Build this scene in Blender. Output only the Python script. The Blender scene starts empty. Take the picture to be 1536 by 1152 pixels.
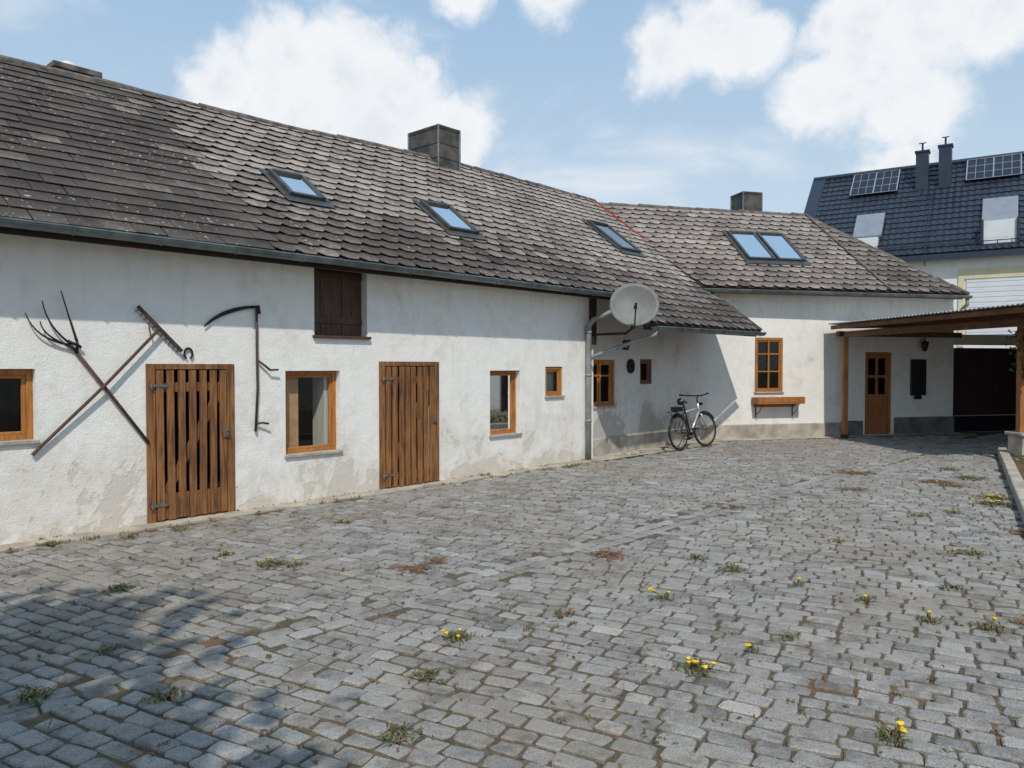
import bpy, bmesh, math, random
from mathutils import Vector, Matrix
random.seed(7)
V=Vector
scene=bpy.context.scene
def S(v,a,b): 
    t=max(0,min(1,(v-a)/(b-a))); return t*t*(3-2*t)
# ---------------------------------------------------------------- node helpers
def mk(nt,t,ins=None,**props):
    n=nt.nodes.new(t)
    for k,v in props.items(): setattr(n,k,v)
    if ins:
        for k,v in ins.items():
            s=n.inputs[k]
            if isinstance(v,bpy.types.NodeSocket): nt.links.new(v,s)
            else: s.default_value=v
    return n
def MA(nt,op,a,b=0.0,c=0.0,clamp=False):
    return mk(nt,'ShaderNodeMath',{0:a,1:b,2:c},operation=op,use_clamp=clamp).outputs[0]
def MR(nt,v,a,b,c=0.0,d=1.0,smooth=True):
    return mk(nt,'ShaderNodeMapRange',{0:v,1:a,2:b,3:c,4:d},interpolation_type='SMOOTHSTEP' if smooth else 'LINEAR').outputs[0]
def MX(nt,f,a,b,blend='MIX'):
    if isinstance(a,tuple) and len(a)==3: a=a+(1,)
    if isinstance(b,tuple) and len(b)==3: b=b+(1,)
    return mk(nt,'ShaderNodeMix',{0:f,6:a,7:b},data_type='RGBA',blend_type=blend).outputs[2]
def NO(nt,vec,scale,detail=4,rough=.55,dist=0.0,out=0):
    return mk(nt,'ShaderNodeTexNoise',{'Vector':vec,'Scale':scale,'Detail':detail,'Roughness':rough,'Distortion':dist}).outputs[out]
def MP(nt,vec,sc=(1,1,1),rot=(0,0,0)):
    return mk(nt,'ShaderNodeMapping',{'Vector':vec,'Scale':sc,'Rotation':rot}).outputs[0]
def newmat(name,rough=.8,metal=0.0):
    m=bpy.data.materials.new(name); m.use_nodes=True
    nt=m.node_tree; b=nt.nodes['Principled BSDF']
    b.inputs['Roughness'].default_value=rough; b.inputs['Metallic'].default_value=metal
    co=nt.nodes.new('ShaderNodeTexCoord').outputs['Object']
    return m,nt,b,co
def setc(nt,b,col): nt.links.new(col,b.inputs['Base Color'])
def bump(nt,b,h,st=.3,dist=.01):
    n=mk(nt,'ShaderNodeBump',{'Height':h,'Strength':st,'Distance':dist}); nt.links.new(n.outputs[0],b.inputs['Normal'])
def simple(name,col,rough=.7,metal=0.0,var=.25,scale=8,bs=.15,stretch=(1,1,1)):
    m,nt,b,co=newmat(name,rough,metal)
    v=MP(nt,co,stretch)
    n=NO(nt,v,scale,3,.6)
    lo=tuple(c*(1-var) for c in col); hi=tuple(min(1,c*(1+var)) for c in col)
    setc(nt,b,MX(nt,MR(nt,n,.3,.7),lo,hi))
    if bs: bump(nt,b,n,bs,.01)
    return m
def wood(name,dark,light,axis=(22,22,1.6),rough=.65):
    m,nt,b,co=newmat(name,rough)
    n=NO(nt,MP(nt,co,axis),1.6,4,.65,.6); n2=NO(nt,co,1.7,3)
    f=MA(nt,'ADD',MA(nt,'MULTIPLY',n,.75),MA(nt,'MULTIPLY',n2,.35))
    setc(nt,b,MX(nt,MR(nt,f,.38,.72),dark,light)); bump(nt,b,n,.35,.006)
    return m
def plaster(name,white,dirt,grey,zd=.9,amount=1.0,seed=0,ps=.5):
    m,nt,b,co=newmat(name,.92)
    z=mk(nt,'ShaderNodeSeparateXYZ',{0:co}).outputs[2]
    big=NO(nt,MP(nt,co,(1,1,.8)),1.15+seed*.13,5,.66,.5)
    mid=NO(nt,co,5.5,4,.65); fine=NO(nt,co,55,3,.6)
    hgt=MR(nt,z,zd,0.0,smooth=False)
    a=MA(nt,'ADD',MA(nt,'MULTIPLY',hgt,.18*amount),MA(nt,'ADD',MA(nt,'MULTIPLY',big,.72),MA(nt,'MULTIPLY',mid,.28)))
    peel=MR(nt,a,.64,.675)
    soft=MR(nt,a,.48,.68)
    col=MX(nt,MR(nt,mid,.25,.8),white,tuple(c*.94 for c in white))
    streak=NO(nt,MP(nt,co,(5,5,.45)),1.5,4,.6)
    col=MX(nt,MR(nt,streak,.5,.8,0,.22),col,grey)
    top=MR(nt,z,2.2,3.1,0,.20)
    col=MX(nt,MA(nt,'MULTIPLY',top,MR(nt,streak,.35,.65)),col,grey)
    col=MX(nt,MA(nt,'MULTIPLY',soft,.36),col,dirt)
    pc=MX(nt,MR(nt,mid,.35,.65),dirt,grey)
    col=MX(nt,MA(nt,'MULTIPLY',peel,ps),col,pc)
    drip=MR(nt,z,.32,.0,0,.45)
    col=MX(nt,MA(nt,'MULTIPLY',drip,MR(nt,mid,.3,.6)),col,dirt)
    setc(nt,b,col)
    h=MA(nt,'SUBTRACT',MA(nt,'ADD',MA(nt,'MULTIPLY',fine,.45),MA(nt,'MULTIPLY',mid,.9)),MA(nt,'MULTIPLY',peel,.3))
    bump(nt,b,h,.6,.02)
    return m
# ---------------------------------------------------------------- materials
M={}
M['plA']=plaster('white_plaster',(.83,.815,.775),(.52,.44,.34),(.52,.495,.45),1.25)
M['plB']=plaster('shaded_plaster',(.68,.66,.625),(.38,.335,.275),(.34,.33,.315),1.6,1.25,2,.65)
M['plC']=plaster('cream_plaster',(.82,.80,.75),(.55,.48,.39),(.55,.52,.47),.5,.6,4)
M['plinth']=simple('plinth_render',(.37,.34,.29),.95,0,.3,3,.4)
M['plinthD']=simple('plinth_dark',(.15,.14,.13),.95,0,.3,3,.4)
M['door']=wood('door_wood',(.085,.035,.012),(.31,.135,.042))
M['frame']=wood('window_wood',(.26,.095,.018),(.46,.185,.038))
M['frameD']=wood('window_wood_dark',(.10,.04,.018),(.20,.08,.03))
M['brown']=wood('dark_brown_wood',(.018,.009,.006),(.045,.021,.012))
M['hatch']=wood('hatch_wood',(.040,.018,.010),(.105,.048,.026))
M['gatew']=wood('gate_wood',(.014,.008,.006),(.036,.018,.012))
M['beam']=wood('beam_wood',(.09,.036,.016),(.20,.085,.032),(3,3,3))
M['post']=wood('post_wood',(.24,.09,.022),(.40,.16,.045))
M['tool']=wood('tool_wood',(.035,.018,.014),(.10,.045,.035))
M['iron']=simple('rusty_iron',(.030,.024,.022),.6,.5,.4,20,.2)
M['zinc']=simple('zinc_gutter',(.17,.195,.195),.45,.55,.3,4,.05)
M['zincL']=simple('grey_pipe',(.27,.285,.28),.5,.3,.2,4,.05)
M['dish']=simple('dish_grey',(.155,.158,.152),.6,.05,.14,3,0)
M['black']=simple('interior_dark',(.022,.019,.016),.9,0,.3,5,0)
M['dark']=simple('black_paint',(.012,.012,.013),.35,0,.2,9,0)
M['rubber']=simple('rubber',(.015,.015,.015),.8,0,.2,9,0)
M['silver']=simple('silver_paint',(.60,.62,.64),.3,.5,.1,9,0)
M['curtain']=simple('curtain',(.62,.60,.55),.9,0,.12,6,.2,(8,8,.6))
M['tan']=simple('interior_tan',(.52,.30,.16),.9,0,.15,6,0)
M['sill']=simple('sill_stone',(.36,.32,.27),.8,0,.2,8,.1)
M['hinge']=simple('hinge_steel',(.20,.19,.17),.5,.6,.3,15,.1)
M['flash']=simple('skylight_frame',(.085,.088,.085),.45,.4,.2,6,.05)
M['red']=simple('red_flashing',(.42,.045,.03),.6,0,.35,9,.1)
M['chim']=simple('chimney_cladding',(.075,.068,.062),.7,.1,.45,4,.15)
M['concrete']=simple('concrete',(.40,.355,.29),.95,0,.28,2.5,.5)
M['lightsheet']=simple('fibre_sheet',(.30,.30,.285),.85,0,.3,5,.15)
M['pot']=simple('white_plastic',(.7,.68,.6),.6,0,.1,6,0)
def glassmat(name,tint,gl):
    m=bpy.data.materials.new(name); m.use_nodes=True; nt=m.node_tree
    for n in list(nt.nodes): nt.nodes.remove(n)
    o=nt.nodes.new('ShaderNodeOutputMaterial')
    tr=mk(nt,'ShaderNodeBsdfTransparent',{0:tint}); g=mk(nt,'ShaderNodeBsdfGlossy',{0:(1,1,1,1),'Roughness':.03})
    fr=mk(nt,'ShaderNodeFresnel',{0:1.45}).outputs[0]
    f=MA(nt,'ADD',fr,gl,clamp=True)
    mx=mk(nt,'ShaderNodeMixShader',{0:f,1:tr.outputs[0],2:g.outputs[0]})
    nt.links.new(mx.outputs[0],o.inputs[0]); return m
M['glass']=glassmat('window_glass',(.85,.87,.86,1),.0)
M['skyglass']=glassmat('roof_glass',(.30,.31,.32,1),.22)
def roofmat():
    m,nt,b,co=newmat('slate_tiles',.88)
    at=mk(nt,'ShaderNodeAttribute',attribute_name='tone').outputs['Fac']
    n=NO(nt,co,.8,5,.68); f=NO(nt,co,14,4,.7); 
    t=MA(nt,'ADD',at,MA(nt,'MULTIPLY',MA(nt,'SUBTRACT',n,.5),.8))
    t=MA(nt,'ADD',t,MA(nt,'MULTIPLY',MA(nt,'SUBTRACT',f,.5),.5))
    rp=nt.nodes.new('ShaderNodeValToRGB'); nt.links.new(t,rp.inputs[0])
    e=rp.color_ramp.elements; e[0].position=0; e[0].color=(.030,.024,.020,1); e[1].position=1; e[1].color=(.42,.37,.33,1)
    x=e.new(.35); x.color=(.082,.067,.057,1); x=e.new(.68); x.color=(.235,.20,.175,1)
    vo=NO(nt,co,22,3,.5)
    sp=MA(nt,'MULTIPLY',MR(nt,vo,.64,.68),MR(nt,NO(nt,co,1.5,4,.6),.44,.58))
    moss=MA(nt,'MULTIPLY',MR(nt,NO(nt,co,6,4,.7),.52,.64),.55)
    c=MX(nt,moss,rp.outputs[0],(.062,.052,.026))
    c=MX(nt,MA(nt,'MULTIPLY',sp,.8),c,(.52,.49,.43))
    setc(nt,b,c); bump(nt,b,f,.5,.012); return m
M['roof']=roofmat()
M['ridge']=simple('ridge_tiles',(.12,.105,.092),.85,0,.5,6,.4)
def stonemat():
    m,nt,b,co=newmat('granite_setts',.88)
    at=mk(nt,'ShaderNodeAttribute',attribute_name='tone').outputs['Color']
    sp=NO(nt,co,130,2,.7); md=NO(nt,co,16,4,.65); bg=NO(nt,co,.45,4,.62)
    c=MX(nt,MR(nt,md,.3,.75,0,.5),at,(.42,.395,.35))
    c=MX(nt,MR(nt,sp,.36,.5,.5,0),c,(.07,.067,.065))
    c=MX(nt,MR(nt,sp,.60,.68,0,.4),c,(.62,.60,.56))
    c=MX(nt,MR(nt,bg,.42,.62,0,.42),c,(.25,.205,.155))
    c=MX(nt,MR(nt,NO(nt,co,3.2,5,.74),.49,.66,0,.62),c,(.115,.098,.072))
    setc(nt,b,c); bump(nt,b,MA(nt,'ADD',md,MA(nt,'MULTIPLY',sp,.35)),.9,.017); return m
M['stone']=stonemat()
def groundmat():
    m,nt,b,co=newmat('joint_soil',.95)
    n=NO(nt,co,.8,5,.65); f=NO(nt,co,30,4,.7); g=NO(nt,co,2.6,5,.7)
    c=MX(nt,MR(nt,f,.3,.7),(.055,.040,.027),(.17,.125,.078))
    c=MX(nt,MR(nt,g,.50,.62,0,.55),c,(.080,.078,.028))
    c=MX(nt,MR(nt,n,.53,.68,0,.7),c,(.18,.088,.04))
    setc(nt,b,c); bump(nt,b,f,.8,.02); return m
M['soil']=groundmat()
M['grass']=simple('far_ground',(.17,.165,.14),.95,0,.3,1,.2)
M['leaf']=simple('leaf_green',(.075,.095,.022),.7,0,.5,12,0)
M['leafdry']=simple('leaf_dry',(.19,.12,.055),.8,0,.4,12,0)
M['leafred']=simple('leaf_red',(.20,.075,.032),.8,0,.4,12,0)
M['yellow']=simple('dandelion_yellow',(.72,.46,.012),.7,0,.15,12,0)
M['navy']=simple('navy_metal',(.030,.042,.068),.4,.3,.15,3,0)
M['navytile']=simple('navy_tiles',(.022,.028,.045),.4,0,.25,3,0)
M['solar']=simple('solar_cells',(.012,.016,.03),.12,0,.15,3,0)
M['alu']=simple('aluminium',(.40,.42,.45),.4,.6,.08,3,0)
M['shutter']=simple('grey_shutter',(.24,.27,.31),.45,.2,.08,3,0)
M['blind']=simple('skylight_blind',(.42,.43,.43),.8,0,.15,3,0)
M['hwall']=simple('house_white',(.76,.75,.70),.9,0,.06,2,.05)
M['cream']=simple('house_cream',(.64,.56,.38),.9,0,.06,2,.05)
M['rshut']=simple('roller_shutter',(.66,.68,.70),.5,0,.04,2,0)
M['bark']=simple('bark',(.10,.08,.06),.9,0,.4,10,.4)
# ---------------------------------------------------------------- mesh helpers
class Fr:
    def __init__(s,O,e,o): s.O=V((O[0],O[1],0)); s.e=V((e[0],e[1],0)); s.o=V((o[0],o[1],0))
    def __call__(s,a,b,c): return s.O+s.e*a+s.o*b+V((0,0,c))
WORLD=Fr((0,0),(1,0),(0,1))
class MB:
    def __init__(s): s.v=[];s.f=[];s.mi=[];s.cur=0
    def add(s,vs,fs):
        n=len(s.v); s.v+= [tuple(p) for p in vs]
        for f in fs: s.f.append([n+i for i in f]); s.mi.append(s.cur)
    def quad(s,*p): s.add(p,[list(range(len(p)))])
    def hexa(s,p): s.add(p,[(0,1,2,3),(7,6,5,4),(0,4,5,1),(1,5,6,2),(2,6,7,3),(3,7,4,0)])
    def box(s,F,a0,a1,b0,b1,c0,c1):
        s.hexa([F(a0,b0,c0),F(a1,b0,c0),F(a1,b1,c0),F(a0,b1,c0),F(a0,b0,c1),F(a1,b0,c1),F(a1,b1,c1),F(a0,b1,c1)])
    def beam(s,p,q,w,h,up=V((0,0,1))):
        p=V(p);q=V(q);d=(q-p).normalized(); x=d.cross(up).normalized(); y=x.cross(d).normalized()
        c=[(-w/2,-h/2),(w/2,-h/2),(w/2,h/2),(-w/2,h/2)]
        s.hexa([p+x*a+y*b for a,b in c]+[q+x*a+y*b for a,b in c])
    def tube(s,pts,r,n=8,cap=True):
        pts=[V(p) for p in pts]; k=len(pts); rs=r if isinstance(r,(list,tuple)) else [r]*k
        ref=None; vs=[]
        for i,p in enumerate(pts):
            d=(pts[min(i+1,k-1)]-pts[max(i-1,0)]).normalized()
            if ref is None:
                ref=V((0,0,1)) if abs(d.z)<.9 else V((1,0,0))
            x=(ref-d*ref.dot(d)).normalized(); ref=x; y=d.cross(x)
            for j in range(n):
                a=2*math.pi*j/n; vs.append(p+(x*math.cos(a)+y*math.sin(a))*rs[i])
        fs=[(i*n+j,i*n+(j+1)%n,(i+1)*n+(j+1)%n,(i+1)*n+j) for i in range(k-1) for j in range(n)]
        if cap: fs+=[tuple(range(n))[::-1],tuple((k-1)*n+j for j in range(n))]
        s.add(vs,fs)
    def obj(s,name,mats,parent=None,bevel=0,smooth=False,recalc=True):
        me=bpy.data.meshes.new(name); me.from_pydata(s.v,[],s.f); me.update()
        if not isinstance(mats,(list,tuple)): mats=[mats]
        for m in mats: me.materials.append(m)
        if len(mats)>1: me.polygons.foreach_set('material_index',s.mi)
        if recalc:
            bm=bmesh.new(); bm.from_mesh(me); bmesh.ops.recalc_face_normals(bm,faces=bm.faces); bm.to_mesh(me); bm.free()
        if smooth: me.polygons.foreach_set('use_smooth',[True]*len(me.polygons))
        o=bpy.data.objects.new(name,me); scene.collection.objects.link(o)
        if parent: o.parent=parent
        if bevel:
            b=o.modifiers.new('bevel','BEVEL'); b.width=bevel; b.segments=2; b.limit_method='ANGLE'
        return o
def empty(name):
    o=bpy.data.objects.new(name,None); o.empty_display_size=.2; scene.collection.objects.link(o); return o
def bez(p0,p1,p2,n=8):
    p0,p1,p2=V(p0),V(p1),V(p2)
    return [p0*(1-t)**2+p1*2*t*(1-t)+p2*t*t for t in [i/n for i in range(n+1)]]
# ---------------------------------------------------------------- frames
u=V((.6756,.7373,0)); n_=V((-.7373,.6756,0))
D=8.215
FA=Fr(n_*D,u,-n_)                 # long wall
PBW=8.45
FB=Fr(n_*PBW,u,-n_)               # recessed entrance wall
FC=Fr((4.08,17.25),(.966,.2587),(.2587,-.966))
farm=empty('farmhouse')
# ---------------------------------------------------------------- walls
def wall(mb,F,a0,a1,c0,c1,ops,depth=.2):
    A=sorted(set([a0,a1]+[o[0] for o in ops]+[o[1] for o in ops])); C=sorted(set([c0,c1]+[o[2] for o in ops]+[o[3] for o in ops]))
    for i in range(len(A)-1):
        for j in range(len(C)-1):
            ca=(A[i]+A[i+1])/2; cc=(C[j]+C[j+1])/2
            if any(o[0]<ca<o[1] and o[2]<cc<o[3] for o in ops): continue
            mb.quad(F(A[i],0,C[j]),F(A[i+1],0,C[j]),F(A[i+1],0,C[j+1]),F(A[i],0,C[j+1]))
    for o in ops:
        x0,x1,z0,z1=o[:4]; d=-(o[4] if len(o)>4 else depth)
        mb.quad(F(x0,0,z0),F(x0,d,z0),F(x0,d,z1),F(x0,0,z1)); mb.quad(F(x1,0,z0),F(x1,d,z0),F(x1,d,z1),F(x1,0,z1))
        mb.quad(F(x0,0,z1),F(x1,0,z1),F(x1,d,z1),F(x0,d,z1)); mb.quad(F(x0,0,z0),F(x1,0,z0),F(x1,d,z0),F(x0,d,z0))
opsA=[(1.50,2.312,.95,1.63),(3.37,4.25,0,1.66),(4.953,5.73,.58,1.60),(5.358,6.158,2.04,3.0,.16),(6.39,7.36,0,1.70),(8.466,9.155,.58,1.59),(9.783,10.243,1.15,1.65)]
mb=MB(); wall(mb,FA,-8,11.115,-.1,3.18,opsA)
mb.quad(FA(11.115,0,-.1),FA(11.115,-.5,-.1),FA(11.115,-.5,3.25),FA(11.115,0,3.15))
mb.obj('wall_long',M['plA'],farm)
opsB=[(11.25,12.12,.90,1.78),(12.98,13.42,1.30,1.80,.12)]
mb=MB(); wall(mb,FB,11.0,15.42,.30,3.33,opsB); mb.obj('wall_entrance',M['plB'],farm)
mb=MB(); mb.box(FB,11.0,15.38,-.1,.025,-.1,.32); mb.obj('plinth_entrance',M['plinth'],farm,bevel=.02)
opsC=[(1.539,2.273,1.06,2.32,.12),(4.53,5.30,0.02,2.0,.12)]
mb=MB(); wall(mb,FC,-.12,7.11,-.1,3.5,opsC)
mb.quad(FC(7.11,0,-.1),FC(7.11,-5,-.1),FC(7.11,-5,3.5),FC(7.11,0,3.5))
mb.obj('wall_far_wing',M['plC'],farm)
mb=MB(); mb.box(FC,-.1,3.85,-.05,.03,-.1,.33); mb.obj('plinth_far_wing',M['plinth'],farm,bevel=.02)
mb=MB(); mb.box(FC,3.86,4.47,-.05,.03,-.1,.36); mb.box(FC,5.36,7.14,-.05,.03,-.1,.42); mb.obj('plinth_porch',M['plinthD'],farm,bevel=.02)
mb=MB()
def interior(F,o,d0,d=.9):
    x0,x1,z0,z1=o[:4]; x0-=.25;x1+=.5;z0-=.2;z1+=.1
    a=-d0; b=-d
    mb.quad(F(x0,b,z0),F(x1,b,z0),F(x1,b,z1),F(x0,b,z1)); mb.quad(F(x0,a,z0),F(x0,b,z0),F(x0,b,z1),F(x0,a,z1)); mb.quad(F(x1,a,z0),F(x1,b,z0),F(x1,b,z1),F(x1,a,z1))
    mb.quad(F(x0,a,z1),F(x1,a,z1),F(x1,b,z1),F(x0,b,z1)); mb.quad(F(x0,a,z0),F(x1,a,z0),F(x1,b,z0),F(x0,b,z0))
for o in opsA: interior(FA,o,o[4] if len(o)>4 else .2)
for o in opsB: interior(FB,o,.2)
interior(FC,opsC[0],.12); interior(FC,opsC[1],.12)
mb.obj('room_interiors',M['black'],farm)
# ---------------------------------------------------------------- windows
def window(F,x0,x1,z0,z1,dep,fw=.055,mun=(),mat='frame',sash=True,sill=True,name='window'):
    e=empty(name); e.parent=farm
    b0=-dep; b1=-dep+.06; m=MB(); g=.002
    m.box(F,x0+g,x0+fw,b0,b1,z0+g,z1-g); m.box(F,x1-fw,x1-g,b0,b1,z0+g,z1-g)
    m.box(F,x0+fw,x1-fw,b0,b1,z1-fw,z1-g); m.box(F,x0+fw,x1-fw,b0,b1,z0+g,z0+fw)
    if sash:
        s=.035; a0=x0+fw; a1=x1-fw; c0=z0+fw; c1=z1-fw; h0=b0+.005; h1=b1-.018
        m.box(F,a0,a0+s,h0,h1,c0,c1); m.box(F,a1-s,a1,h0,h1,c0,c1); m.box(F,a0+s,a1-s,h0,h1,c1-s,c1); m.box(F,a0+s,a1-s,h0,h1,c0,c0+s)
    for k,v in mun:
        if k=='v': xx=x0+(x1-x0)*v; m.box(F,xx-.018,xx+.018,b0+.008,b1-.004,z0+fw,z1-fw)
        else: zz=z0+(z1-z0)*v; m.box(F,x0+fw,x1-fw,b0+.01,b1-.008,zz-.015,zz+.015)
    m.obj('frame',M[mat],e,bevel=.004)
    m=MB(); m.quad(F(x0+fw,b0+.02,z0+fw),F(x1-fw,b0+.02,z0+fw),F(x1-fw,b0+.02,z1-fw),F(x0+fw,b0+.02,z1-fw)); m.obj('glass',M['glass'],e)
    if sill:
        m=MB(); m.box(F,x0-.02,x1+.02,b1+.002,.035,z0-.025,z0+.012); m.obj('sill',M['sill'],e,bevel=.006)
    return e
def curtain(F,x0,x1,z0,z1,b,par,mat='curtain',waves=5):
    m=MB(); n=24; amp=.015
    for i in range(n):
        t0,t1=i/n,(i+1)/n
        f=lambda t:b+amp*math.sin(t*waves*6.28)
        m.quad(F(x0+(x1-x0)*t0,f(t0),z0),F(x0+(x1-x0)*t1,f(t1),z0),F(x0+(x1-x0)*t1,f(t1),z1),F(x0+(x1-x0)*t0,f(t0),z1))
    m.obj('curtain',M[mat],par)
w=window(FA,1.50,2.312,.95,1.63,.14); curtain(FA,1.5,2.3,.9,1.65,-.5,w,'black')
w=window(FA,4.953,5.73,.58,1.60,.15,.05); 
m=MB(); m.box(FA,5.60,5.66,-.42,-.165,.55,1.62); m.obj('inner_reveal',M['curtain'],w)
m=MB(); m.box(FA,5.02,5.24,-.20,-.185,.6,1.58); m.obj('inner_panel',M['tan'],w)
w=window(FA,8.466,9.155,.58,1.59,.15,.045); m=MB(); m.box(FA,9.05,9.10,-.50,-.165,.55,1.6); m.obj('inner_reveal',M['curtain'],w)
w=window(FA,9.783,10.243,1.15,1.65,.08,.05,name='small_window'); curtain(FA,9.8,10.22,1.17,1.63,-.16,w)
w=window(FB,11.25,12.12,.90,1.78,.08,.06,(('v',.5),('h',.66)))
w=window(FB,12.98,13.42,1.30,1.80,.07,.05,mat='frameD',sill=False,name='small_window')
w=window(FC,1.539,2.273,1.06,2.32,.06,.06,(('v',.5),('h',.38),('h',.7)))
# loft hatch
e=empty('loft_hatch'); e.parent=farm
m=MB()
for i in range(5):
    a=5.36+.004+i*.159; m.box(FA,a,a+.155,-.15,-.12+.004*(i%2),2.05,2.99)
m.box(FA,5.37,6.15,-.118,-.10,2.2,2.28); m.box(FA,5.37,6.15,-.118,-.10,2.78,2.86)
m.obj('boards',M['hatch'],e,bevel=.004)
m=MB(); m.box(FA,5.33,6.19,-.1,.05,2.005,2.04); m.obj('ledge',M['hatch'],e,bevel=.004)
# ---------------------------------------------------------------- slatted stable doors
def sdoor(x0,x1,z1,ns,solid,gap,name='slatted_door'):
    e=empty(name); e.parent=farm
    m=MB(); r=random.Random(int(x0*100))
    m.box(FA,x0-.045,x0+.045,-.03,.020,.0,z1+.03); m.box(FA,x1-.045,x1+.045,-.03,.020,.0,z1+.03)
    m.box(FA,x0+.046,x1-.046,-.03,.018,z1-.03,z1+.03)
    xa=x0+.055; xb=x1-.055; w=(xb-xa+gap)/ns-gap
    for i in range(ns):
        a=xa+i*(w+gap); t=r.uniform(-.009,.009); b=r.uniform(0,.010); zb=.02+r.uniform(0,.015)
        m.hexa([FA(a,.0+b,zb),FA(a+w,.0+b,zb),FA(a+w,.026+b,zb),FA(a,.026+b,zb),FA(a+t,b,z1-.04),FA(a+w+t,b,z1-.04),FA(a+w+t,.026+b,z1-.04),FA(a+t,.026+b,z1-.04)])
    for z in (.16,z1-.22): m.box(FA,xa,xb,-.034,-.002,z-.05,z+.05)
    m.beam(FA(xa+.05,-.02,.2),FA(xb-.05,-.02,z1-.25),.09,.03,up=FA.o)
    if solid: 
        for i in range(ns-1):
            a=xa+i*(w+gap)+w; m.box(FA,a+.002,a+gap-.002,-.001,.014,.03,.30)
    m.obj('slats_and_frame',M['door'],e,bevel=.004)
    m=MB()
    for z in (.19,z1-.20):
        m.box(FA,x0-.02,x0+.17,.036,.042,z-.014,z+.014); m.tube([FA(x0-.0,.045,z-.035),FA(x0-.0,.045,z+.035)],.010)
    m.box(FA,x1-.070,x1-.040,.036,.044,.86,.96); m.tube([FA(x1-.055,.045,.94),FA(x1-.055,.085,.94),FA(x1-.14,.085,.935)],.008)
    m.obj('hinges_and_latch',M['hinge'] ,e)
sdoor(3.37,4.25,1.65,7,True,.040); sdoor(6.39,7.36,1.69,8,False,.030)
# panelled far door
e=empty('front_door'); e.parent=farm
m=MB(); x0,x1=4.53,5.30
m.box(FC,x0,x0+.07,-.11,-.04,.02,1.99); m.box(FC,x1-.07,x1,-.11,-.04,.02,1.99); m.box(FC,x0+.07,x1-.07,-.11,-.04,1.92,1.99)
m.box(FC,x0+.072,x1-.072,-.10,-.075,.03,.95)
for a in (x0+.072,(x0+x1)/2-.03,x1-.132): m.box(FC,a,a+.06,-.10,-.055,.95,1.92)
for z in (.03,.48,.92,1.38,1.85): m.box(FC,x0+.133,x1-.133,-.10,-.057,z,z+.065)
for a in (x0+.16,x0+.43): m.box(FC,a,a+.19,-.08,-.062,.13,.45); m.box(FC,a,a+.19,-.08,-.062,.57,.89)
m.obj('leaf',M['post'],e,bevel=.006)
m=MB(); m.quad(FC(x0+.1,-.09,.95),FC(x1-.1,-.09,.95),FC(x1-.1,-.09,1.9),FC(x0+.1,-.09,1.9)); m.obj('glass',M['glass'],e)
# ---------------------------------------------------------------- roofs
SL=.766; cosA=1/math.sqrt(1+SL*SL); 
def sag(s,p): return -(.17*(1-S(s,5.5,11))+.05*(1-S(s,2,5)))*max(0,(p-7.8))/3.7
def PA(s,t,l):
    p=7.1+t*cosA; q=u*s+n_*p
    return V((q.x,q.y,2.40+SL*(p-7.1)+sag(s,p)))+V((.7373*SL*cosA,-.6756*SL*cosA,cosA))*l
SC=.815; cosC=1/math.sqrt(1+SC*SC); OC=V((4.18,16.9,3.42)); eC=V((.969,.2465,0)); nC=V((-.2465,.969,0))
def PC(q,t,l):
    d=t*cosC; p=OC+eC*q+nC*d
    return V((p.x,p.y,3.42+SC*d))+(-nC*SC*cosC+V((0,0,cosC)))*l
class Tiles:
    def __init__(s): s.v=[];s.f=[];s.c=[]
    def tile(s,P,x0,x1,t0,ln,tone,cl,ch,clip,h):
        th=.010
        k=cl; j=ch; o=[(x0+k,t0),(x1-k,t0),(x1,t0+j),(x1,t0+ln),(x0,t0+ln),(x0,t0+j)]
        tn=[.10,.10,.04,-.15,-.15,.04]
        n=len(s.v); lf=lambda t:h*(1-(t-t0)/ln)+.002
        for (a,t) in o:
            aL,aR=clip(t); a=min(max(a,aL),aR); s.v.append(tuple(P(a,t,lf(t))))
        for (a,t) in o:
            aL,aR=clip(t); a=min(max(a,aL),aR); s.v.append(tuple(P(a,t,lf(t)-th)))
        s.c+= [tone+x for x in tn]+[tone*.6-.05]*6
        s.f.append([n+i for i in range(6)])
        for i in (0,1,2,4,5): j=(i+1)%6; s.f.append([n+i,n+6+i,n+6+j,n+j])
    def obj(s,name,par):
        me=bpy.data.meshes.new(name); me.from_pydata(s.v,[],s.f); me.update(); me.materials.append(M['roof'])
        at=me.color_attributes.new('tone','FLOAT_COLOR','POINT')
        at.data.foreach_set('color',[x for c in s.c for x in (c,c,c,1)])
        o=bpy.data.objects.new(name,me); scene.collection.objects.link(o); o.parent=par; return o
R=.225; W=.30
T=Tiles(); rr=random.Random(3)
for k in range(0,25):
    t=k*R; smin=11.22 if k<4 else -8
    clip=(lambda t,sm=smin:(sm,15.5))
    x=-8-(k%2)*W/2
    while x<15.5:
        x0,x1=x+.003,x+W-.003
        if x1>smin+.02:
            sc=x+W/2; zone=S(sc+rr.uniform(-.3,.3),4.3,4.9)
            light=zone*S(t+rr.uniform(-.6,.6)+.10*max(0,sc-7),1.3,3.0)
            tone=.27+.06*zone+.42*light+rr.gauss(0,.055)+.05*S(sc,11,14)
            if rr.random()<.06: tone-=.16
            if rr.random()<.05: tone+=.12
            jx=rr.gauss(0,.004); jt=rr.gauss(0,.004)
            if sc<4.6: T.tile(PA,x0+jx,x1+jx,t+jt,R*1.12,tone,.008,.008,clip,.016+rr.uniform(0,.007))
            else: T.tile(PA,x0+jx,x1+jx,t+jt,R*1.12,tone,.075,.085,clip,.021+rr.uniform(0,.010))
        x+=W
T.obj('roof_tiles_long_wing',farm)
T=Tiles()
LC=2.8/cosC
def clipC(t):
    f=t/LC; return (-.02-1.49*f, 7.05+(4.50-7.05)*f)
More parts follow.
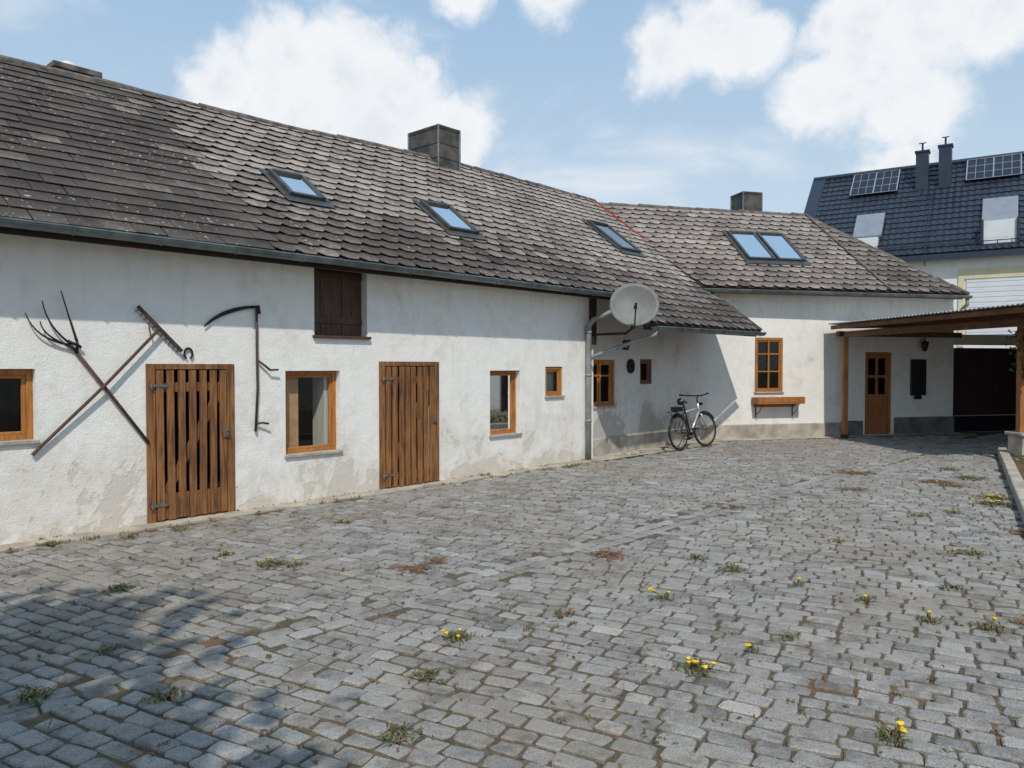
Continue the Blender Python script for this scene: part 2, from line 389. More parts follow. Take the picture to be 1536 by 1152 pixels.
def seam(t): return 4.86-.36*t/LC
k=0
while k*R<LC-.05:
    t=k*R; x=-2.4-(k%2)*W/2
    while x<7.3:
        x0,x1=x+.003,x+W-.003; sc=x+W/2; L,Rr=clipC(t)
        if x1>L+.02 and x0<Rr-.02:
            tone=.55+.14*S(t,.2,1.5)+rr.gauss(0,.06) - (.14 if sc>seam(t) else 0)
            if rr.random()<.06: tone-=.14
            T.tile(PC,x0,x1,t,R*1.12,tone,.075,.085,clipC,.022+rr.uniform(0,.008))
        x+=W
    k+=1
T.obj('roof_tiles_far_wing',farm)
m=MB()
def slab(P,pts,l0,l1):
    a=[P(x,t,l0) for x,t in pts]; b=[P(x,t,l1) for x,t in pts]; n=len(pts)
    m.add(a+b,[tuple(range(n)),tuple(range(2*n-1,n-1,-1))]+[(i,(i+1)%n,n+(i+1)%n,n+i) for i in range(n)])
TR=4.4/cosA
for a,b in [(-8,2),(2,3.5),(3.5,5.5),(5.5,7),(7,8.5),(8.5,9.8),(9.8,11.2)]:
    slab(PA,[(a,.9),(b,.9),(b,TR),(a,TR)],-.012,-.06)
slab(PA,[(11.2,0),(15.5,0),(15.5,TR),(11.2,TR)],-.012,-.06)
slab(PC,[(.0,0),(7.05,0),(4.5,LC),(-1.49,LC)],-.012,-.06)
m.obj('roof_boards',M['brown'],farm)
m=MB()
rA=lambda s:u*s+n_*11.5+V((0,0,5.77+sag(s,11.5)-.01)); 
for a,b in [(-8,5.5),(5.5,11),(11,15.5)]:
    m.quad(rA(a),rA(b),rA(b)+n_*4-V((0,0,3)),rA(a)+n_*4-V((0,0,3)))
q0=PC(-1.49,LC,-.01);q1=PC(4.5,LC,-.01); m.quad(q0,q1,q1+nC*3.2-V((0,0,2.5)),q0+nC*3.2-V((0,0,2.5)))
q2=PC(7.05,0,-.02); m.quad(q1,q2,q2+nC*6,q1+nC*3.2-V((0,0,2.5)))
m.obj('roof_rear',M['ridge'],farm)
m=MB()
def caps(pts,r=.075,seg=.38):
    for (a,b) in zip(pts[:-1],pts[1:]):
        L=(b-a).length; k=max(1,int(L/seg))
        for i in range(k):
            p=a+(b-a)*(i/k); q=a+(b-a)*((i+1.12)/k)
            j=V((rr.uniform(-.006,.006),0,rr.uniform(-.010,.012)))
            m.tube([p+j,q+j],[r,r*.86],10)
caps([PA(s,TR,-.01) for s in (-8,-2,2,3,4,5.5,7,8.5,10,11,13,15.55)])
caps([PC(-1.49,LC,-.02),PC(4.5,LC,-.02)])
caps([PC(4.5,LC,-.03),PC(7.05,0,-.02)],.065)
m.obj('ridge_caps',M['ridge'],farm,smooth=False)
m=MB(); m.beam(PC(4.5,LC,.045),PC(4.86,.02,.045),.05,.02); m.obj('hip_seam',M['ridge'],farm)
m=MB(); t1=(8.45-7.1)/cosA
m.beam(PA(15.515,t1,.030),PA(15.515,TR,.030),.025,.04,up=V((0,0,1))); m.obj('red_verge_flashing',M['red'],farm)
m=MB(); m.beam(PA(15.515,0,.0),PA(15.515,t1,.0),.03,.10); m.beam(PA(11.19,0,-.02),PA(11.19,.95,-.02),.03,.12)
m.obj('verge_boards',M['ridge'],farm)
m=MB()
m.beam(PA(-8,.93,-.115),PA(11.2,.93,-.115),.025,.10); m.beam(PA(11.2,.05,-.11),PA(15.5,.05,-.11),.03,.12)
for s in (11.4,12.1,12.8,13.5,14.2,14.9,15.4): m.beam(PA(s,.08,-.115),PA(s,1.75,-.115),.08,.11)
m.box(FA,10.98,11.13,.0+.003,.06,2.04,3.0)
m.beam(FB(11.1,.75,2.62),FB(15.2,.75,2.62),.12,.14)
m.beam(PC(0,.04,-.12),PC(7.0,.04,-.12),.025,.14)
m.obj('eave_timbers',M['brown'],farm)
m=MB()
m.quad(PC(0,.0,-.10),PC(7.0,.0,-.10),FC(7.1,-.02,3.30),FC(0.0,-.02,3.30)); m.obj('soffit',M['hwall'],farm)
m=MB()   # plastered cove closing the eave of the long wing
m.quad(FA(-8,.33,2.905),FA(11.1,.33,2.885),FA(11.1,.14,2.945),FA(-8,.14,2.965)); m.quad(FA(-8,.14,2.965),FA(11.1,.14,2.945),FA(11.1,.004,2.86),FA(-8,.004,2.88))
m.obj('eave_cove',M['plA'],farm)
# gutters
m=MB()
def gutter(p,q,r=.065,n=9):
    p=V(p);q=V(q);d=(q-p).normalized(); x=d.cross(V((0,0,1))).normalized(); k=12
    vs=[];fs=[]
    for i in range(k+1):
        c=p+(q-p)*(i/k)
        for j in range(n):
            a=math.pi*j/(n-1); vs.append(c+x*math.cos(a)*r-V((0,0,1))*math.sin(a)*r)
    for i in range(k):
        for j in range(n-1): b=i*n+j; fs.append((b,b+1,b+n+1,b+n))
    fs.append(tuple(range(n))); fs.append(tuple(k*n+j for j in range(n)))
    m.add(vs,fs)
    m.tube([p+x*r,q+x*r],.009,6); m.tube([p-x*r,q-x*r],.006,6)
    L=(q-p).length
    for i in range(int(L/.8)+1):
        c=p+d*(i*.8+.1)
        if (c-p).length>L: break
        m.tube([c+x*math.cos(a)*(r+.004)-V((0,0,1))*math.sin(a)*(r+.004) for a in [math.pi*z/8 for z in range(9)]],.007,5)
ga=lambda s,z: u*s+n_*(7.815-.06)+V((0,0,z))
gutter(ga(-8,2.935),ga(11.28,2.915))
gp=lambda s,p,z: u*s+n_*p+V((0,0,z))
m.quad(gp(-8,7.80,2.93),gp(11.2,7.80,2.91),gp(11.2,7.92,2.865),gp(-8,7.92,2.885))     # eave apron, added to stop sun leaking in behind the gutter
gc=lambda s,z: u*s+n_*(7.1-.06)+V((0,0,z))
gutter(gc(11.25,2.33),gc(15.5,2.36))
gutter(PC(-.02,-.07,-.03),PC(7.1,-.07,-.03))
m.obj('gutters',M['zinc'],farm)
m=MB()
ds=lambda z,b=.08,s=10.87: FA(s,b,z)
m.tube([ga(11.2,2.86),ga(11.2,2.72),FA(11.12,.42,2.62),FA(10.90,.16,2.47),ds(2.36),ds(1.2),ds(.0)],.05,12)
m.tube([gc(11.33,2.28),gc(11.30,2.20),FA(10.95,.13,1.84),ds(1.74)],.032,10)
for z in (.7,1.5,2.25): m.tube([ds(z-.02),ds(z+.02)],.058,12)
e0=PC(7.05,-.07,-.1); m.tube([e0,e0-V((0,0,.15)),FC(7.16,.08,2.98),FC(7.16,.08,2.7)],.045,10)
m.obj('downspouts',M['zincL'],farm,smooth=True)
# ---------------------------------------------------------------- skylights
def skylight(P,x0,x1,t0,t1,name='skylight'):
    e=empty(name); e.parent=farm; m=MB()
    f=.06; h0=-.01; h1=.10
    def bx(a0,a1,b0,b1,l0,l1):
        m.hexa([P(a0,b0,l0),P(a1,b0,l0),P(a1,b1,l0),P(a0,b1,l0),P(a0,b0,l1),P(a1,b0,l1),P(a1,b1,l1),P(a0,b1,l1)])
    bx(x0,x0+f,t0,t1,h0,h1); bx(x1-f,x1,t0,t1,h0,h1); bx(x0+f,x1-f,t0,t0+f,h0,h1-.01); bx(x0+f,x1-f,t1-f,t1,h0,h1+.015)
    bx(x0-.09,x1+.09,t0-.16,t0-.002,.03,.042); bx(x0-.09,x0-.002,t0,t1+.08,.03,.05); bx(x1+.002,x1+.09,t0,t1+.08,.03,.05)
    m.obj('frame',M['flash'],e,bevel=.006)
    m=MB(); m.quad(P(x0+f,t0+f,.075),P(x1-f,t0+f,.075),P(x1-f,t1-f,.075),P(x0+f,t1-f,.075)); m.obj('glass',M['skyglass'],e)
    m=MB(); m.quad(P(x0+f,t0+f,.035),P(x1-f,t0+f,.035),P(x1-f,t1-f,.035),P(x0+f,t1-f,.035)); m.obj('blind',M['blind'],e)
tt=lambda p:(p-7.1)/cosA
skylight(PA,5.56,6.12,tt(9.12),tt(9.68)); skylight(PA,8.22,8.88,tt(8.9),tt(9.60)); skylight(PA,13.5,14.25,tt(9.3),tt(10.2))
skylight(PC,1.62,2.36,.88/cosC,1.85/cosC); skylight(PC,2.42,3.16,.88/cosC,1.85/cosC)
# ---------------------------------------------------------------- chimneys
e=empty('chimney'); e.parent=farm
FH=Fr((0,0),u,-n_)
def chimney(F,a0,a1,b0,b1,z0,z1):
    m=MB(); m.box(F,a0,a1,b0,b1,z0,z1)
    k=3
    for i in range(k+1):
        z=z0+(z1-z0)*i/k
        m.box(F,a0-.012,a1+.012,b0-.012,b1+.012,z-.012,z+.012)
    m.box(F,a0-.02,a1+.02,b0-.02,b1+.02,z1+.012,z1+.05)
    m.obj('shaft',M['chim'],e,bevel=.004)
    m=MB()
    for a in (a0-.012,a1+.012):
        for b in (b0-.012,b1+.012): m.tube([F(a,b,z0),F(a,b,z1+.05)],.018,6)
    m.box(F,a0-.06,a1+.06,b0-.06,b1+.06,z0+.0,z0+.06)
    m.obj('corner_trims',M['zinc'],e)
chimney(FH,10.11,10.66,-12.07,-11.2,5.45,6.30)
FRc=Fr(OC,eC,-nC)
chimney(FRc,2.95,3.5,-3.9,-3.3,5.0,6.32)
m=MB(); m.box(FH,3.60,4.06,-12.2,-11.7,5.3,5.70); m.box(FH,3.53,4.15,-12.3,-11.6,5.702,5.78); m.obj('vent_slab',M['ridge'],e,bevel=.01)
m=MB(); c=FH(3.82,-11.95,5.78); m.tube([c,c+V((0,0,.06)),c+V((0,0,.12)),c+V((0,0,.15))],[.11,.13,.09,.02],14); m.obj('vent_cap',M['pot'],e,smooth=True)
# ---------------------------------------------------------------- wall tools
def P(s,z,b=.05): return FA(s,b,z)
e=empty('pitchfork'); m=MB(); m.tube([P(2.668,1.78,.035),P(3.0,1.32,.045),P(3.335,.86,.03)],.017); m.obj('handle',M['tool'],e,smooth=True)
m=MB()
j=P(2.668,1.78,.035)
for a,b_,c in [((2.219,2.15),(2.30,1.90),(2.60,1.86)),((2.362,2.27),(2.40,2.02),(2.62,1.86)),((2.522,2.375),(2.60,2.1),(2.66,1.90)),((2.34,2.08),(2.36,1.93),(2.62,1.84))]:
    pts=bez(P(a[0],a[1],.06),P(b_[0],b_[1],.05),P(c[0],c[1],.04)); m.tube(pts,[.005+.007*i/8 for i in range(9)],7); 
m.tube([P(2.58,1.90,.04),P(2.70,1.84,.04)],.014); m.tube([P(2.60,1.86,.04),P(2.64,1.82,.04),j],.016); m.tube([P(2.66,1.92,.04),j],.013)
m.obj('tines',M['iron'],e,smooth=True)
e=empty('wooden_rake'); m=MB(); m.tube([P(3.452,2.05,.06),P(2.9,1.46,.065),P(2.268,.82,.03)],.016); m.beam(P(3.235,2.27,.05),P(3.685,1.815,.05),.032,.03,up=FA.o)
for i in range(11):
    t=(i+.5)/11; s=3.235+.45*t; z=2.27-.455*t; m.tube([P(s,z,.05),P(s-.03,z-.035,.01)],.005,5)
m.tube([P(3.34,2.06,.06),P(3.36,1.96,.06)],.008); 
m.obj('rake_body',M['tool'],e,smooth=False)
e=empty('scythe'); m=MB()
m.tube([P(4.571,2.34,.03),P(4.565,1.9,.035),P(4.575,1.4,.03),P(4.545,.9,.03)],.015); 
m.tube([P(4.57,1.73,.03),P(4.66,1.66,.05),P(4.72,1.61,.06)],.013); m.tube([P(4.72,1.61,.06),P(4.82,1.615,.07)],.011)
m.tube([P(4.545,.99,.03),P(4.62,1.0,.06),P(4.69,.985,.07)],.012)
m.obj('snath',M['tool'],e,smooth=True)
m=MB(); n=14; vs=[];fs=[]
up_=bez(P(3.943,2.09,.03),P(4.15,2.33,.03),P(4.575,2.35,.03),n)
for i,p in enumerate(up_):
    w_=.010+.045*math.sin(math.pi*min(1,(i/n)*1.05))**.6*(.4+.6*i/n)
    vs+= [p,p-V((0,0,w_*.8))+u*w_*.5,p+FA.o*.006]
for i in range(n): a=i*3; fs+=[(a,a+1,a+4,a+3),(a+1,a+2,a+5,a+4),(a+2,a,a+3,a+5)]
m.add(vs,fs); m.tube(up_,.007,6); m.tube([P(4.50,2.33,.04),P(4.59,2.35,.04),P(4.60,2.26,.04)],.016)
m.obj('blade',M['iron'],e)
e=MB(); e.tube([P(3.77+.045*math.sin(a)*(1 if abs(a)<2.2 else .9),1.79+.06*math.cos(a),.02) for a in [(-2.6+5.2*i/16) for i in range(17)]],.011,6)
e.tube([P(3.77,1.85,.0),P(3.77,1.85,.05)],.005,5); e.obj('horseshoe',M['iron'])
# ---------------------------------------------------------------- entrance details
e=MB(); 
e.add([FB(12.62+.11*math.cos(a),b,1.66+.14*math.sin(a)) for b in (0,.05) for a in [i*math.pi/10 for i in range(20)]],[tuple(range(19,-1,-1)),tuple(range(20,40))]+[(i,(i+1)%20,20+(i+1)%20,20+i) for i in range(20)])
e.tube([FB(12.62+.085*math.cos(a),.055,1.66+.11*math.sin(a)) for a in [i*math.pi/10 for i in range(21)]],.010,6)
e.tube([FB(12.62,.05,1.66),FB(12.62,.10,1.66)],.03,10)
e.obj('wall_plaque',M['iron'],bevel=0)
tc=bpy.data.curves.new('house_number','FONT'); tc.body='27'; tc.size=.26; tc.extrude=.008; tc.offset=.006; tc.align_x='CENTER'
to=bpy.data.objects.new('house_number',tc); scene.collection.objects.link(to); tc.materials.append(M['iron'])
to.matrix_world=Matrix.Translation(FB(12.50,.012,1.98))@Matrix(((u.x,0,FA.o.x,0),(u.y,0,FA.o.y,0),(0,1,0,0),(0,0,0,1)))
# satellite dish
e=empty('satellite_dish')
c=V((2.04,12.86,2.69)); ax=V((-.10,-.93,.34)).normalized(); sx=ax.cross(V((0,0,1))).normalized(); sy=sx.cross(ax).normalized()
m=MB(); NR,NS=8,36; vs=[c-ax*.09]; 
for i in range(1,NR+1):
    r=i/NR
    for j in range(NS):
        a=2*math.pi*j/NS; vs.append(c-ax*.09*(1-r*r)+sx*.405*r*math.cos(a)+sy*.385*r*math.sin(a))
fs=[(0,1+j,1+(j+1)%NS) for j in range(NS)]
for i in range(NR-1):
    for j in range(NS): fs.append((1+i*NS+j,1+(i+1)*NS+j,1+(i+1)*NS+(j+1)%NS,1+i*NS+(j+1)%NS))
m.add(vs,fs); o=m.obj('reflector',M['dish'],e,smooth=True); so=o.modifiers.new('s','SOLIDIFY'); so.thickness=.008
m=MB(); m.tube([vs[-NS+j] for j in range(NS)]+[vs[-NS]],.008,6); m.obj('rim',M['dish'],e,smooth=True)
m=MB(); feed=c+ax*.42-sy*.20
bot=c-sy*.385-ax*.01
m.tube([c-ax*.12-sy*.1,bot-ax*.05-sy*.02,feed-sy*.03],.012); m.tube([feed-ax*.02,feed-ax*.12],[.022,.03],10); m.tube([feed+ax*.05+sy*.01,feed-sy*.06],.02)
m.tube([c-ax*.09,c-ax*.2],.06,10); m.tube([c-ax*.17+sy*.1,V((2.04,13.08,2.3)),V((1.95,13.2,2.22)),FA(11.05,.02,2.22)],.024,8)
m.obj('arm_and_mount',M['iron'],e)
e=empty('window_flower_box'); m=MB(); m.box(FC,1.44,2.66,.03,.30,.80,.835); m.box(FC,1.44,2.66,.28,.305,.836,.96); m.box(FC,1.44,1.465,.03,.278,.836,.95); m.box(FC,2.635,2.66,.03,.278,.836,.95); m.box(FC,1.50,2.6,.01,.028,.72,.95)
m.obj('box_boards',M['post'],e,bevel=.004)
m=MB()
for q in (1.56,2.52):
    m.tube([FC(q,.02,.49),FC(q,.02,.80)],.012); m.tube([FC(q,.28,.79),FC(q,.02,.79)],.010); m.tube(bez(FC(q,.26,.78),FC(q,.20,.58),FC(q,.02,.55)),.008)
m.obj('brackets',M['iron'],e)
m=MB(); m.box(FC,5.82,6.26,.0,.05,.95,1.83); m.box(FC,5.90,6.1,.051,.08,.86,.95); m.obj('black_board',M['dark'],bevel=.008)
m=MB(); c=FC(6.12,.14,2.02); m.tube([c+V((0,0,z)) for z in (0,.04,.18,.22,.27)],[.03,.05,.085,.09,.01],8); m.tube([FC(6.12,0,2.30),FC(6.12,.14,2.34),c+V((0,0,.26))],.012); m.obj('wall_lantern',M['iron'])
# ---------------------------------------------------------------- carport
e=empty('carport')
fl=V((7.45,17.95,2.56)); fr=V((8.17,12.1,2.56))
m=MB()
n=220; amp=.012; vs=[];fs=[]
for i in range(n+1):
    t=i/n; a=fl.lerp(fr,t); w_=amp*math.sin(i*2*math.pi/4)
    fa=a+V((-.10,-.02,.085+w_)); fb=V((14.5,20.2,2.95)).lerp(V((14.5,13.2,2.95)),t)+V((0,0,w_))
    vs+= [fa,fb,fa-V((0,0,.012)),fb-V((0,0,.012))]
for i in range(n): b=i*4; fs+=[(b,b+1,b+5,b+4),(b+2,b+6,b+7,b+3),(b,b+4,b+6,b+2)]
m.add(vs,fs); m.obj('corrugated_roof',M['lightsheet'],e)
m=MB(); m.quad(fl+V((.02,0,.06)),fr+V((.02,0,.06)),V((14.4,13.2,2.85)),V((14.4,20.2,2.85))); m.obj('ceiling',M['brown'],e)
m=MB(); m.beam(fl+V((.0,0,0)),fr,.05,.09); m.beam(V((7.72,17.8,2.40)),V((8.8,12.3,2.40)),.11,.13)
for t in (.08,.25,.42,.6,.78,.95):
    a=fl.lerp(fr,t)+V((.04,0,-.0)); b=V((14.3,20.0,2.75)).lerp(V((14.3,13.4,2.75)),t); m.beam(a,b,.07,.09)
m.beam(V((7.6,17.98,2.42)),V((11,18.9,2.42)),.10,.12)
m.obj('timbers',M['beam'],e)
m=MB(); m.box(WORLD,7.65,7.76,17.74,17.85,.02,2.34)
m.box(WORLD,8.86,8.98,13.4,13.52,.50,2.36); m.obj('posts',M['post'],e,bevel=.006)
m=MB(); m.box(WORLD,8.84,9.25,13.3,13.7,0,.44); m.box(WORLD,8.80,9.29,13.26,13.74,.442,.50); m.obj('pillar_base',M['concrete'],e,bevel=.015)
m=MB(); m.box(WORLD,7.64,7.77,17.73,17.86,-.02,.08); m.obj('post_foot',M['iron'],e)
m=MB(); m.box(WORLD,14.3,14.4,13.2,20.2,0,2.7); m.obj('side_boarding',M['gatew'],e)
e=empty('wooden_gate'); FG=Fr((11.0,19.35),(.966,.2587),(.2587,-.966)); m=MB()
for i in range(24):
    a=i*.17; m.box(FG,a,a+.16,0,.03,.42 if i>0 else .1,2.12)
for z in (.5,1.2,1.9): m.box(FG,0,4.1,.031,.06,z,z+.12)
m.obj('boards',M['gatew'],e,bevel=.004)
m=MB(); m.box(FG,0,4.1,.0,.02,.0,.40); m.obj('kick_panel',M['dark'],e)
m=MB(); m.box(FG,-.1,5,-.1,.05,2.2,2.46); m.obj('lintel_sheet',M['cream'],e)
m=MB(); m.box(FG,-.1,0,-.05,.08,0,2.2); m.obj('gate_post',M['brown'],e)
m=MB(); m.box(FG,-.3,5.5,-2.6,-2.5,0,2.2); m.obj('back_boards',M['gatew'],e)
# ---------------------------------------------------------------- neighbouring house
e=empty('neighbouring_house')
HO=V((13.53,35.8,0)); he=V((.839,-.544,0)); hi=V((.544,.839,0)); HT=.966; cH=1/math.sqrt(1+HT*HT)
def PH(t,w,l): 
    p=HO+he*t+hi*w; return V((p.x,p.y,6.46+HT*w))+(-hi*HT*cH+V((0,0,cH)))*l
m=MB(); rows=17; cols=60; sub=6; wv=5.0/rows; cw=.27
for r_ in range(rows):
    vs=[];fs=[]; nn=cols*sub
    for i in range(nn+1):
        t=i*cw/sub; ph=(i%sub)/sub; wvz=.035*(.5+.5*math.cos(ph*2*math.pi))
        w0=r_*wv; w1=w0+wv*1.05
        vs+=[PH(t,w0,.0+.02),PH(t,w0,.055+wvz),PH(t,w1,.012+wvz)]
    for i in range(nn): b=i*3; fs+=[(b,b+3,b+4,b+1),(b+1,b+4,b+5,b+2)]
    m.add(vs,fs)
m.obj('tiled_roof',M['navytile'],e,recalc=False)
m=MB(); LH=16.2
m.quad(PH(0,0,0),PH(LH,0,0),PH(LH,5,0),PH(0,5,0))
rp0=PH(-.6,5,0); rp1=PH(LH,5,0); m.quad(rp0,rp1,rp1+hi*5-V((0,0,4.8)),rp0+hi*5-V((0,0,4.8)))
m.hexa([PH(-.62,-.2,-.3),PH(.0,-.2,-.3),PH(.0,5.1,-.3),PH(-.62,5.1,-.3),PH(-.62,-.2,.12),PH(.0,-.2,.12),PH(.0,5.1,.12),PH(-.62,5.1,.12)])
m.tube([PH(-.6,5.02,.06),PH(LH,5.02,.06)],.14,8)
m.beam(PH(0,-.05,-.12),PH(LH,-.05,-.12),.16,.22)
for t,w,zt in [(4.51,3.69,11.7),(5.45,3.75,11.85)]:
    F=Fr(HO,he,hi); m.box(F,t-.26,t+.26,w-.2,w+.35,6.46+HT*w-.5,zt); m.box(F,t-.31,t+.31,w-.25,w+.4,zt+.001,zt+.08)
m.obj('metalwork',M['navy'],e)
m=MB()
for t,w,zt in [(4.51,3.69,11.78),(5.45,3.75,11.93)]:
    F=Fr(HO,he,hi); m.tube([F(t,w,zt),F(t,w,zt+.38)],.05,6); m.tube([F(t-.15,w,zt+.38),F(t+.15,w,zt+.38)],.025,6)
m.tube([PH(4.95,3.3,.11),PH(4.95,1.8,.11),PH(4.95,.0,.11),PH(4.95,-.1,-.5)],.02,6)
for i in range(2): m.tube([PH(3.0,.25+.12*i,.22),PH(LH,.25+.12*i,.22)],.02,5)
for i in range(24): m.tube([PH(3.1+i*.5,.2,.05),PH(3.1+i*.5,.42,.26)],.015,4)
m.obj('roof_fittings',M['navy'],e)
def solar(t0,t1,w0,w1,nc):
    m=MB(); s=(t1-t0)/nc
    for i in range(nc):
        a=t0+i*s+.02; b=a+s-.04
        m.hexa([PH(a,w0,.14),PH(b,w0,.14),PH(b,w1,.14),PH(a,w1,.14),PH(a,w0,.19),PH(b,w0,.19),PH(b,w1,.19),PH(a,w1,.19)])
    m.obj('solar_panel',M['solar'],e)
    m=MB()
    for i in range(nc*3+1):
        a=t0+i*s/3; m.beam(PH(a,w0,.20),PH(a,w1,.20),.018 if i%3 else .05,.02)
    for j in range(4): w=w0+(w1-w0)*j/3; m.beam(PH(t0,w,.20),PH(t1,w,.20),.045 if j in(0,3) else .012,.02)
    m.obj('solar_rails',M['alu'],e)
solar(1.4,3.45,3.55,4.85,2); solar(6.3,8.4,3.7,4.9,2)
m=MB()
def rbx(a0,a1,b0,b1,l0,l1): m.hexa([PH(a0,b0,l0),PH(a1,b0,l0),PH(a1,b1,l0),PH(a0,b1,l0),PH(a0,b0,l1),PH(a1,b0,l1),PH(a1,b1,l1),PH(a0,b1,l1)])
rbx(1.95,3.15,.95,2.2,.1,.28); rbx(7.0,8.3,1.2,2.4,.1,.3); m.obj('roller_boxes',M['shutter'],e,bevel=.02)
F=Fr(HO,he,hi)
m=MB(); m.box(F,2.1,3.05,.45,.9,6.9,7.45); m.box(F,7.1,8.25,.2,.9,6.75,7.7); m.obj('dormer_windows',M['rshut'],e)
m=MB(); m.box(F,7.0,7.09,.1,1.0,6.6,7.75); m.box(F,8.26,8.35,.1,1.0,6.6,7.75); m.box(F,7.0,8.35,.1,1.0,6.6,6.74); m.obj('dormer_frames',M['navy'],e)
m=MB(); m.box(F,0,LH,.5,9.5,0,6.5); 
m.add([F(0,.5,6.5),F(0,9.5,6.5),F(0,5,10.9)],[(0,1,2)])
m.obj('walls',M['hwall'],e)
m=MB(); m.box(F,6.2,LH-2,.44,.498,5.36,5.78); m.box(F,6.2,6.42,.44,.498,2.5,5.358); m.obj('window_surround',M['cream'],e)
m=MB()
for i in range(22): z=3.0+i*.105; m.box(F,6.5,8.75,.46-.012*(i%2),.499,z,z+.10)
m.obj('roller_shutter',M['rshut'],e)
# ---------------------------------------------------------------- ground
m=MB(); m.quad((-400,-200,-.06),(400,-200,-.06),(400,700,-.06),(-400,700,-.06)); m.obj('ground',M['grass'])
m=MB(); m.quad((-18,-6,-.013),(18,-6,-.013),(18,24,-.013),(-18,24,-.013)); m.obj('courtyard_soil',M['soil'])
m=MB()
k=60
for i in range(k):
    a=-8+19.1*i/k; b=-8+19.1*(i+1)/k; w0=.24+.04*math.sin(i*1.7); w1=.24+.04*math.sin((i+1)*1.7)
    m.quad(FA(a,.0,.012),FA(b,.0,.012),FA(b,w1,.006),FA(a,w0,.006)); m.quad(FA(a,w0,.006),FA(b,w1,.006),FA(b,w1,-.03),FA(a,w0,-.03))
m.quad(FB(10.9,.02,.012),FB(15.5,.02,.012),FB(15.3,.62,.006),FB(11.1,.55,.006))
m.quad(FC(-.2,.03,.014),FC(7.2,.03,.014),FC(7.2,.30,.006),FC(0,.42,.006))
m.obj('concrete_edging',M['concrete'])
class ST:
    def __init__(s): s.v=[];s.f=[];s.c=[]
def region(x,y):
    p=-.7373*x+.6756*y; s=.6756*x+.7373*y
    if s<11.1 and p>D-.28: return False
    if s>=11.1 and p>PBW-.58: 
        if s<15.0: return False
    dc=(x-4.08)*.2587-(y-17.25)*.966
    if s>13 and dc<.34: return False
    if y<14.7 and x>9.21+(y-14.6)*(2.76/4.7)-.02: return False
    if x>14 or y>20 or y<1.2 or x<-9: return False
    if abs(x)>.78*y+2.2: return False
    return True
st=ST(); rs=random.Random(11)
def stone(cx,cy,dx,dy,L,Wd,h):
    a=L/2;b=Wd/2; k=min(a,b)*rs.uniform(.12,.40)
    o=[(-a+k,-b),(a-k,-b),(a,-b+k),(a,b-k),(a-k,b),(-a+k,b),(-a,b-k),(-a,-b+k)]
    tx=rs.uniform(-.04,.04);ty=rs.uniform(-.07,.07); n=len(st.v)
    base=rs.gauss(.27,.045)
    if rs.random()<.12: base*=.66
    if rs.random()<.06: base*=1.25
    w=rs.uniform(-.015,.06)
    col=(base*(1+w),base*.988,base*(.955-w*.8),1)
    jj=[(rs.uniform(-.008,.008),rs.uniform(-.008,.008)) for _ in range(8)]
    for ring,(ins,z) in enumerate([(0,-.03),(0,h-.008),(.0085,h)]):
        for (p,q),(jx,jy) in zip(o,jj):
            p2=p*(1-ins/a)+jx; q2=q*(1-ins/b)+jy
            st.v.append((cx+dx*p2-dy*q2, cy+dy*p2+dx*q2, z+(tx*p2+ty*q2 if ring else 0))); st.c.append(col)
    for r_ in (0,1):
        for i in range(8): j=(i+1)%8; st.f.append((n+r_*8+i,n+r_*8+j,n+r_*8+8+j,n+r_*8+8+i))
    st.f.append(tuple(n+16+i for i in range(8)))
az=math.radians(120); cdx,cdy=math.sin(az),math.cos(az)
RW=.120
for row in range(-200,220):
    off=row*RW; a=-20+rs.uniform(0,.2); 
    rw=RW-.016+rs.uniform(-.008,.004)
    while a<20:
        L=rs.uniform(.11,.215); c=a+L/2; a+=L+rs.uniform(.009,.022)
        wob=.07*math.sin(c*.45+off*.2)+.018*math.sin(c*2.1+off)
        o2=off+wob
        x=cdx*c-cdy*o2; y=cdy*c+cdx*o2
        if not region(x,y): continue
        p=-.7373*x+.6756*y
        if 4.07<p<4.39: continue
        sl=.07*.45*math.cos(c*.45+off*.2)+rs.gauss(0,.025); dx,dy=cdx-cdy*sl,cdy+cdx*sl; l=math.hypot(dx,dy)
        stone(x,y,dx/l,dy/l,L,rw,rs.uniform(-.007,.007))
for row in range(2):
    pp=4.16+row*.142; a=-2
    while a<20:
        L=rs.uniform(.15,.24); c=a+L/2; a+=L+.018; p=u*c+n_*pp
        if region(p.x,p.y): stone(p.x,p.y,u.x,u.y,L,.125,rs.uniform(-.008,.002))
me=bpy.data.meshes.new('cobblestone_paving'); me.from_pydata(st.v,[],st.f); me.update(); me.materials.append(M['stone'])
at=me.color_attributes.new('tone','FLOAT_COLOR','POINT'); at.data.foreach_set('color',[x for c in st.c for x in c])
o=bpy.data.objects.new('cobblestone_paving',me); scene.collection.objects.link(o)
m=MB(); a=V((9.21,14.6,0)); b=V((4.85,7.18,0)); d=(b-a).normalized(); L=(b-a).length; x=0
while x<L:
    l=rs.uniform(.5,.8); p=a+d*x; q=a+d*min(L,x+l-.015); m.beam(p+V((.08,-.04,.03)),q+V((.08,-.04,.03)),.15,.2+rs.uniform(-.015,.015)); x+=l
m.obj('stone_kerb',M['concrete'],bevel=.02)
m=MB(); m.quad((9.35,14.6,.07),(14,14.6,.10),(14,3,.10),(5.0,7.1,.07)); m.obj('planting_bed',M['soil'])
